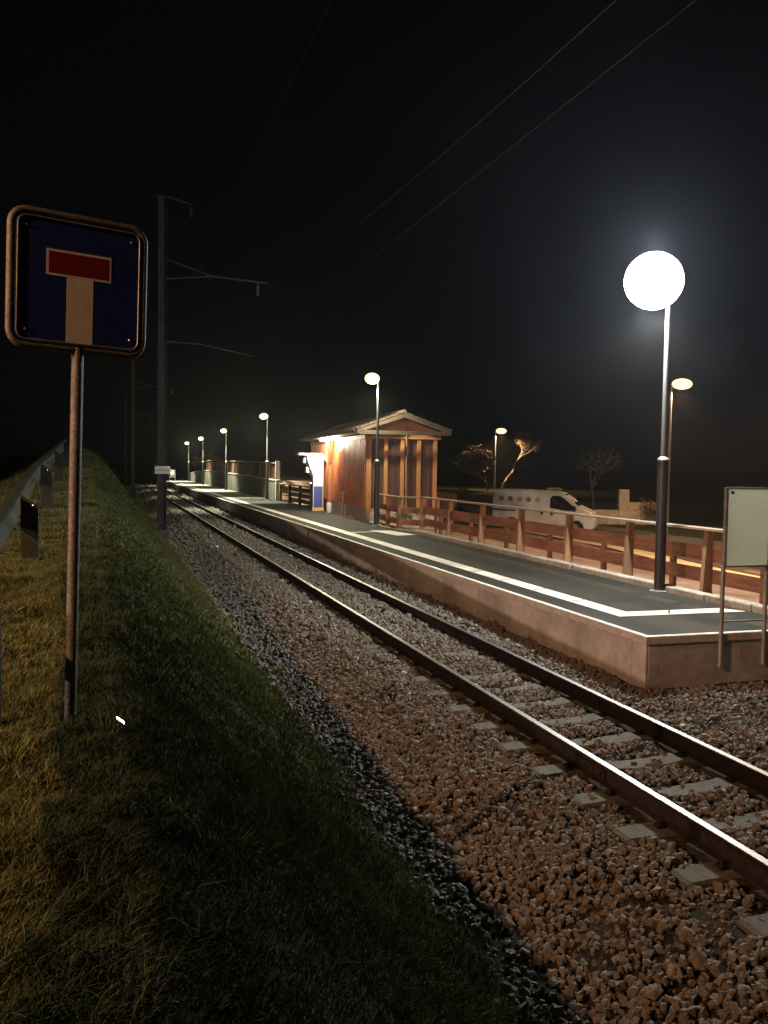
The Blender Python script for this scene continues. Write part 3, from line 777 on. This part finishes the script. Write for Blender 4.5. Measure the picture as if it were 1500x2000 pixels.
# ---------------------------------------------------------------- station building
B = thing('station_building', 'timber clad station building with gabled roof, lit under its eaves', 'building', (8.25, 28.5, PZ), math.radians(-4.1))
LW, LL, HW = 2.42, 12.4, 2.84
mb = MB(); mb.box(.03, LW-.03, .03, LL, -.2, .5); mb.build('plinth', M['plinth'], B)
mb = MB(); mb.box(.05, LW-.05, .06, LL, .502, HW); mb.build('wall', M['siding_shade'], B)  # darkened to deepen the shading behind the battens
mb = MB(); y = .10; k = 0
while y < LL:
    mb.box(-.045, .048, y, y+.11, .50, HW); y += .29
mb.build('siding', M['siding'], B, bevel=.004)
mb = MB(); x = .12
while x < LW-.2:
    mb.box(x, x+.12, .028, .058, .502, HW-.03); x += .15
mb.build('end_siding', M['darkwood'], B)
for x in (-.03, .58, 1.15, 1.73, 2.30):
    wd = .17 if x in (-.03,) else .13
    MB().box(x, x+wd, -.06, .026, .3, HW-.0).build('corner_post' if x in (-.03,2.30) else 'batten_post', M['beam'], B, bevel=.006)
MB().box(-.10, LW+.12, -.10, .06, HW+.002, HW+.18).build('end_beam', M['beam'], B, bevel=.006)
MB().box(-.06, .10, .062, LL, HW+.002, HW+.14).build('side_beam', M['beam'], B)
MB().tube([(1.33,-.12,.4),(1.33,-.12,HW+.35)], .028, 8).build('downpipe', M['postwood'], B, smooth=True)
# gable
AX = 1.14; ez = HW+.26; az = HW+.80
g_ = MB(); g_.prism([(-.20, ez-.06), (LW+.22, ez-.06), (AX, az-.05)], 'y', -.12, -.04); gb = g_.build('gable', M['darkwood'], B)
mb = MB()
for i in range(5):
    z0 = ez-.06+i*.098; z1 = z0+.092
    f = lambda z: (z-(ez-.06))/(az-ez)
    xl0 = -.20+(AX+.20)*f(z0); xr0 = LW+.22-(LW+.22-AX)*f(z0); xl1 = -.20+(AX+.20)*f(z1); xr1 = LW+.22-(LW+.22-AX)*f(z1)
    mb.add([(xl0,-.145,z0),(xr0,-.145,z0),(xr1,-.125,z1),(xl1,-.125,z1)], [(0,1,2,3)])
mb.build('gable_planks', M['beam'], gb)
MB().box(-.40, LW+.32, -.50, -.44, ez-.13, ez-.0).build('tie_board', M['trimwood'], B)
def slope(x0, z0, x1, z1, th, ya, yb, name, m, off=0):
    n = Vector((-(z1-z0), 0, x1-x0)).normalized()
    if n.z < 0: n = -n
    a = [Vector((x0,ya,z0))+n*off, Vector((x1,ya,z1))+n*off, Vector((x1,yb,z1))+n*off, Vector((x0,yb,z0))+n*off]
    mb = MB(); mb.hexa(a, [p+n*th for p in a]); return mb.build(name, m, B)
rf = slope(-.42, ez-.02, AX-.002, az+.0, .05, -.45, LL+.4, 'roof_board', M['trimwood'])
slope(LW+.34, ez-.02, AX+.002, az+.0, .05, -.45, LL+.4, 'roof_board', M['trimwood'])
def tiles(x0, z0, x1, z1):
    mb = MB(); n = Vector((-(z1-z0), 0, x1-x0)).normalized()
    if n.z < 0: n = -n
    rows = 7; y = -.52
    d = Vector((x1-x0, 0, z1-z0))
    while y < LL+.45:
        for i in range(rows):
            a = Vector((x0,0,z0))+d*(i/rows)+n*.075; b = Vector((x0,0,z0))+d*((i+1.1)/rows)+n*.055
            s = .012*math.sin(i*3.1+y*7)
            q = [(a.x,y,a.z),(a.x,y+.235,a.z),(b.x,y+.235,b.z),(b.x,y,b.z)]
            mb.hexa(q, [(v[0]+n.x*.022,v[1],v[2]+.022+s*.4) for v in q])
        y += .25
    return mb.build('roof_tiles', M['rooftile'], B)
tiles(-.46, ez-.03, AX-.01, az); tiles(LW+.38, ez-.03, AX+.01, az)
MB().tube([(AX,-.5,az+.10),(AX,LL+.4,az+.10)], .07, 10).build('roof_ridge', M['rooftile'], B)
# barge boards
def barge(xa, xb, name):
    mb = MB(); mb.hexa([(xa,-.50,ez-.10),(xb,-.50,az-.10),(xb,-.455,az-.10),(xa,-.455,ez-.10)], [(xa,-.50,ez+.06),(xb,-.50,az+.06),(xb,-.455,az+.06),(xa,-.455,ez+.06)])
    return mb.build(name, M['trimwood'], B)
barge(-.44, AX, 'barge_board'); barge(LW+.36, AX+.003, 'barge_board')
mb = MB(); mb.box(-.42, -.01, -.40, LL+.3, HW+.20, HW+.235); mb.build('soffit', M['soffit'], B)
MB().tube([(-.49,-.45,ez-.03),(-.49,LL+.4,ez-.03)], .05, 10).build('gutter', M['rooftile'], B, smooth=True)
# bracket post in front of the wall
for yy in (6.6,):
    p = MB().box(-.20,-.08,yy-.07,yy+.07,.42,HW+.19).build('bracket_post', M['beam'], B, bevel=.006)
    mb = MB(); mb.tube([(-.14,yy-.08,2.0),(-.14,yy-.62,HW+.15)], .045, 6); mb.tube([(-.14,yy+.08,2.0),(-.14,yy+.62,HW+.15)], .045, 6); mb.build('brace', M['beam'], p)
    MB().lathe([(.10,-.0),(.10,.36),(.075,.42)], -.14, yy, 14).build('post_shoe', M['white'], p, smooth=True)
for yy in (5.2, 7.4):
    f = MB().box(-.38,-.14,yy-.30,yy+.30,HW+.10,HW+.195).build('eaves_lamp', M['glow_warm'], B, bevel=.01)
    lamp('lamp_light', 'POINT', (-.30, yy, HW+.02), 430, (1,.84,.62), .08, B)

# ---------------------------------------------------------------- information stele
S = thing('information_stele', 'blue and white information stele with a flat canopy before the lit station wall', 'information stele', (8.20, 36.5, PZ))
MB().box(.02,.47,.02,.60,.14,2.32).build('stele_body', M['sblue'], S)
MB().box(.0,.49,-.02,.62,0,.138).build('base_plinth', M['yellow'], S)
mb = MB()
mb.prism([(.018,1.45),(.018,2.322),(-.26,2.322),(-.16,2.0),(-.03,1.65)], 'y', .03, .59); mb.build('flared_side', M['white'], S)
mb = MB(); mb.box(.02,.06,-.015,.018,.14,2.32); mb.box(.43,.47,-.015,.018,.14,2.32); mb.box(.062,.428,-.012,.016,1.03,1.055); mb.build('yellow_frame', M['yellow'], S)
MB().box(.062,.428,-.006,.016,1.057,2.02).build('poster', M['poster'], S)
MB().box(.062,.428,-.006,.016,.14,1.028).build('blue_panel', M['sblue'], S)
MB().box(.062,.428,-.008,.016,2.022,2.32).build('header', M['poster'], S)
mb = MB()
for i in range(7): mb.box(.10+i*.032, .122+i*.032, -.0115, -.0085, 2.05, 2.075)
mb.build('lettering', M['galv'], S)
mb = MB(); mb.hexa([(-.60,-.06,2.34),(.36,-.06,2.34),(.36,.66,2.34),(-.60,.66,2.34)], [(-.60,-.06,2.42),(.38,-.06,2.42),(.38,.66,2.42),(-.60,.66,2.42)])
mb.hexa([(.362,-.06,2.335),(.60,-.06,2.05),(.60,.66,2.05),(.362,.66,2.335)], [(.382,-.06,2.42),(.66,-.06,2.11),(.66,.66,2.11),(.382,.66,2.42)])
mb.build('canopy', M['white'], S)
MB().box(-.36,-.28,.10,.45,2.02,2.24).build('side_plate', M['white'], S)
MB().box(-.24,-.12,.12,.42,1.60,1.84).build('side_plate', M['white'], S)
mb = MB(); mb.tube([(-.28,.2,2.1),(-.1,.2,2.1)], .012, 6); mb.tube([(-.12,.2,1.72),(.02,.2,1.72)], .012, 6); mb.build('plate_bracket', M['galv'], S)
MB().ball((-.08,.0,1.17), .028, 10, 8).build('blue_indicator', M['led_blue'], S, smooth=True)

# ---------------------------------------------------------------- van
V = thing('parked_van', 'white panel van with five round emblems parked beyond the fence', 'van', (16.75, 37.0, -.38))
dv = math.atan2(-1.0, .0)
prof = [(0,.32),(0,1.55),(.06,1.88),(.22,1.96),(1.6,1.985),(2.9,1.955),(3.25,1.90),(3.62,1.66),(4.02,1.32),(4.45,1.14),(4.68,.98),(4.76,.72),(4.76,.34),(4.6,.28),(4.28,.28),(4.24,.50),(4.05,.66),(3.82,.68),(3.60,.60),(3.46,.28),(1.30,.28),(1.22,.55),(1.02,.67),(.80,.67),(.60,.55),(.50,.28)]
mb = MB()
def vw(z): return .93 if z < 1.15 else .93-.20*((z-1.15)/.84)**1.6
n = len(prof); Vv = []; F = []
for sgn in (-1, 1):
    for k_, inset in ((0,0),):
        Vv += [(x, sgn*vw(z), z) for x, z in prof]
for i in range(n): F.append((i, (i+1)%n, n+(i+1)%n, n+i))
F.append(tuple(range(n))[::-1]); F.append(tuple(range(n,2*n)))
mb.add(Vv, F); body = mb.build('body', M['vanpaint'], V, smooth=True, bevel=.05)
def onside(x, z, off=.012): return (x, -(vw(z)+off), z)
def side_patch(poly, nm, mt, par, off=.012):
    mb = MB(); v = [onside(x,z,off) for x,z in poly]; u = [onside(x,z,off-.03) for x,z in poly]; k = len(poly)
    mb.add(v+u, [tuple(range(k)), tuple(range(k,2*k))[::-1]]+[(i,(i+1)%k,k+(i+1)%k,k+i) for i in range(k)])
    return mb.build(nm, mt, par)
dr = side_patch([(2.62,.34),(2.62,1.84),(3.2,1.84),(3.58,1.60),(3.94,1.28),(3.96,.75),(3.5,.34)], 'front_door', M['vanpaint'], V, .006)
side_patch([(2.72,1.22),(2.70,1.66),(2.82,1.78),(3.16,1.78),(3.40,1.63),(3.82,1.30),(3.76,1.10),(3.3,1.12)], 'side_window', M['glass'], dr, .016)
side_patch([(3.36,1.13),(3.40,1.13),(3.40,1.62),(3.36,1.64)], 'window_bar', M['rubber'], dr, .022)
side_patch([(2.74,.98),(2.76,1.10),(2.84,1.12),(2.88,1.04),(2.86,.88),(2.78,.86)], 'door_handle', M['rubber'], dr, .022)
side_patch([(2.28,.98),(2.30,1.10),(2.38,1.12),(2.42,1.04),(2.40,.88),(2.32,.86)], 'slide_handle', M['rubber'], V, .022)
side_patch([(.02,1.06),(1.1,1.04),(1.1,.98),(.02,1.00)], 'side_trim', M['rubber'], V, .02)
for i in range(5):
    cx, cz = .40+i*.43, 1.55-.0*i
    rg = side_patch([(cx+.125*math.cos(a*PI/9), cz+.125*math.sin(a*PI/9)) for a in range(18)], 'round_emblem', mat('emblem%d' % i, [(.22,.20,.17),(.14,.13,.12),(.42,.32,.22),(.40,.25,.10),(.55,.48,.42)][i], .5, scale=14, var=.6), V, .014)
mb = MB(); v = [(3.30,y,1.86) for y in (-.70,.70)]
mb.add([(3.32,-.72,1.86),(3.32,.72,1.86),(4.0,.82,1.36),(4.0,-.82,1.36),(3.30,-.72,1.84),(3.30,.72,1.84),(3.98,.82,1.33),(3.98,-.82,1.33)], [(0,1,2,3),(4,7,6,5),(0,3,7,4),(1,5,6,2),(0,4,5,1),(3,2,6,7)])
mb.build('windscreen', M['glass'], V)
for sy in (-1,1):
    MB().ball((4.52, sy*.70, .98), (.16,.16,.13), 12, 8).build('headlight', M['white'], V, smooth=True)
    MB().ball((3.85, sy*1.04, 1.22), (.07,.10,.14), 12, 8).build('wing_mirror', M['rubber'], V, smooth=True)
    for xw in (.91, 3.86):
        mb = MB(); 
        pr = [(.20,-.11),(.31,-.11),(.33,-.07),(.33,.07),(.31,.11),(.20,.11)]
        Vv = []; F = []
        for r_, yy in pr:
            for k in range(24): a = 2*PI*k/24; Vv.append((xw+r_*math.cos(a), sy*.80+yy, .33+r_*math.sin(a)))
        for i in range(len(pr)-1):
            for k in range(24): F.append((i*24+k, i*24+(k+1)%24, (i+1)*24+(k+1)%24, (i+1)*24+k))
        mb.add(Vv, F); ty = mb.build('wheel', M['rubber'], V, smooth=True)
        mb = MB(); Vv = [(xw+.20*math.cos(2*PI*k/24), sy*.80+yy, .33+.20*math.sin(2*PI*k/24)) for yy in (-.09,.09) for k in range(24)]
        mb.add(Vv, [tuple(range(24)), tuple(range(24,48))[::-1]]+[(k,(k+1)%24,24+(k+1)%24,24+k) for k in range(24)]); mb.build('rim', M['galv'], ty)
V.location = (17.95, 39.4, -.60); V.rotation_euler = (0, math.radians(1.2), math.radians(-36))

# ---------------------------------------------------------------- trees, shrubs, walls beyond the fence
def tree(name, label, x, y, z0, H, trunk_pts, bm_, leaf_m, nleaf, leaf_s, spread, depth=4, seed=1, group=None, cat='tree', r0=.14):
    R_ = random.Random(seed)
    t = thing(name, label, cat, (x,y,z0), 0, group)
    mb = MB(); tips = []
    def grow(p, d, L, r, k):
        pts = [p]; q = p
        for i in range(3):
            d = (d+Vector((R_.gauss(0,.22),R_.gauss(0,.22),R_.gauss(.02,.16)))).normalized()
            q = q+d*L/3; pts.append(q)
        mb.tube(pts, [r, r*.85, r*.7, r*.55], 6 if k < 2 else 4, cap=False)
        tips.append((q, k)); tips.append((pts[2], k))
        if k < depth:
            for _ in range(R_.choice((2,3,3))):
                nd = (d+Vector((R_.gauss(0,.6),R_.gauss(0,.6),R_.gauss(.1,.45)))*spread).normalized()
                grow(q, nd, L*R_.uniform(.55,.85), r*.55, k+1)
    tp = [Vector(p) for p in trunk_pts]
    mb.tube(tp, [r0*(1-.5*i/(len(tp)-1)) for i in range(len(tp))], 8, cap=False)
    d = (tp[-1]-tp[-2]).normalized()
    for i in range(4 if depth > 2 else 3):
        nd = (d+Vector((R_.gauss(0,.5),R_.gauss(0,.5),R_.gauss(0,.3)))*spread).normalized()
        grow(tp[-1], nd, H*.22, r0*.42, 1)
    mb.build('trunk', bm_, t, smooth=True)
    if nleaf:
        mb = MB()
        good = [p for p, k in tips if k >= 2] or [p for p, k in tips]
        for _ in range(nleaf):
            c = R_.choice(good)+Vector((R_.gauss(0,1),R_.gauss(0,1),R_.gauss(0,.8)))*leaf_s*2.2
            a = Vector((R_.gauss(0,1),R_.gauss(0,1),R_.gauss(0,1))).normalized()*leaf_s*R_.uniform(.5,1.1)
            b = a.cross(Vector((R_.gauss(0,1),R_.gauss(0,1),R_.gauss(0,1)))).normalized()*leaf_s*.45
            mb.add([c-a, c+b, c+a, c-b], [(0,1,2,3)])
        mb.build('crown', leaf_m, t)
    return t
tree('shrub', 'bushy olive shrub lit orange, left of the small orange street lamp', 31.4, 70.8, .1, 5.4, [(0,0,0),(.05,0,.5),(0,.1,1.0)], M['bark'], M['leafwarm'], 6500, .12, .8, 4, 5, cat='shrub', r0=.10)
tree('bare_tree', 'leaning tree with twisted bare branches right of the small orange lamp', 33.2, 71.8, .1, 4.2, [(0,0,0),(.25,0,.9),(.5,0,1.3),(1.0,-.1,1.9),(1.2,-.1,2.6),(1.7,0,3.2)], M['paleBark'], M['leafwarm'], 1500, .07, .95, 5, 9, r0=.16)
tree('small_tree', 'dark slim tree trunk with thin twigs right of the van', 24.3, 41.2, -.6, 4.2, [(0,0,0),(.02,0,1.2),(-.05,0,2.0)], M['darkbark'], M['leafgreen'], 160, .05, .9, 4, 21, r0=.11)
tree('leafy_bush', 'small leafy bush by the second farthest platform lamp', 9.35, 88.5, 1.3, 3.2, [(0,0,0),(.05,0,.4),(.0,.1,.8)], M['bark'], M['leafgreen'], 1500, .10, .9, 4, 33, cat='shrub', r0=.09)
tree('low_shrub', 'low yellowish shrub behind the fence, left of the van', 23.0, 56.0, -.2, 1.7, [(0,0,0),(.0,0,.3)], M['bark'], M['leafwarm'], 900, .08, 1.2, 3, 41, cat='shrub', r0=.05)
tree('bed_shrub', 'small dark plant in the fenced bed before the station', 8.72, 26.0, .4, .9, [(0,0,0),(.0,0,.15)], M['bark'], M['leafgreen'], 500, .035, 1.2, 3, 43, cat='shrub', r0=.02)
t = thing('garden_wall', 'low pale rendered wall with a square pier beyond the street', 'wall', (24.6,43.0,-.65), math.radians(-14))
MB().box(0,4.6,0,.25,0,.82).build('wall_body', M['pale'], t, bevel=.01)
MB().box(2.15,2.72,-.08,.30,0,1.95).build('pier', M['pale'], t, bevel=.01)
MB().box(2.73,4.6,-.03,.22,.822,1.25).build('raised_wall', M['pale'], t, bevel=.01)
tree('hedge_plant', 'straggly dark plant growing against the pale garden wall', 27.9, 41.6, -.45, 1.5, [(0,0,0),(.1,0,.35)], M['bark'], M['leafwarm'], 700, .07, 1.3, 3, 47, cat='shrub', r0=.04)
o = MB().box(-.42,.42,-.3,.3,0,1.95).build('green_cabinet', M['green'], bevel=.03); o.location = (23.1,43.2,-.60); o.rotation_euler = (0,0,-.4)
tag(o, 'upright dull green cabinet between the van and the dark tree', 'cabinet')

# ---------------------------------------------------------------- thin haze added to give the lamps a halo
hz = MB().box(-75,150,-30,255,-2.8,12.6).build('halo_haze', None)
hz.data.materials.clear()
hm = bpy.data.materials.new('halo_haze'); hm.use_nodes = True; nt = hm.node_tree
for n_ in list(nt.nodes):
    if n_.type != 'OUTPUT_MATERIAL': nt.nodes.remove(n_)
pv = nt.nodes.new('ShaderNodeVolumePrincipled'); pv.inputs['Density'].default_value = .00045
pv.inputs['Color'].default_value = (.9,.93,1,1); pv.inputs['Anisotropy'].default_value = .78
nt.links.new(pv.outputs[0], [n_ for n_ in nt.nodes if n_.type == 'OUTPUT_MATERIAL'][0].inputs['Volume'])
hz.data.materials.append(hm); tag(hz, kind='stuff')

# ---------------------------------------------------------------- camera
cd = bpy.data.cameras.new('camera'); cam = bpy.data.objects.new('camera', cd); C.objects.link(cam)
cd.sensor_fit = 'VERTICAL'; cd.sensor_height = 36; cd.lens = 1730/2000*36; cd.clip_end = 6000; cd.clip_start = .05
cam.location = (0,0,2.36)
cam.rotation_mode = 'XYZ'
Rm = Matrix.Rotation(math.radians(-17.3),3,'Z') @ Matrix.Rotation(math.radians(90-2.94),3,'X') @ Matrix.Rotation(math.radians(.86),3,'Z')
cam.rotation_euler = Rm.to_euler('XYZ')
sc.camera = cam
# aim the shiny strip so that it mirrors the near platform lamp
def place_litter():
    d = Rm @ Vector(((235-750)/1730, -(1407-1000)/1730, -1)); p0 = Vector((0,0,2.36)); tt = .5
    while tt < 60:
        p = p0+d*tt
        if p.z < float(zleft(p.x,p.y)+lumps(p.x,p.y))+.06: break
        tt += .01
    q.location = p
    a = (p0-p).normalized(); b = (Vector((8.33-.39,12.02,5.36))-p).normalized()
    nrm = (a+b).normalized(); xa = Vector((1,.1,-.35)); xa = (xa-nrm*xa.dot(nrm)).normalized(); ya = nrm.cross(xa)
    q.rotation_euler = Matrix((xa, ya, nrm)).transposed().to_euler()
place_litter()

sc.view_settings.view_transform = 'Standard'; sc.view_settings.look = 'None'
sc.view_settings.exposure = 0; sc.view_settings.gamma = 1
sc.cycles.use_denoising = True
sc.cycles.max_bounces = 5; sc.cycles.diffuse_bounces = 2; sc.cycles.glossy_bounces = 2; sc.cycles.volume_bounces = 0
sc.cycles.transparent_max_bounces = 6; sc.cycles.transmission_bounces = 2
sc.cycles.sample_clamp_indirect = 3; sc.cycles.sample_clamp_direct = 0
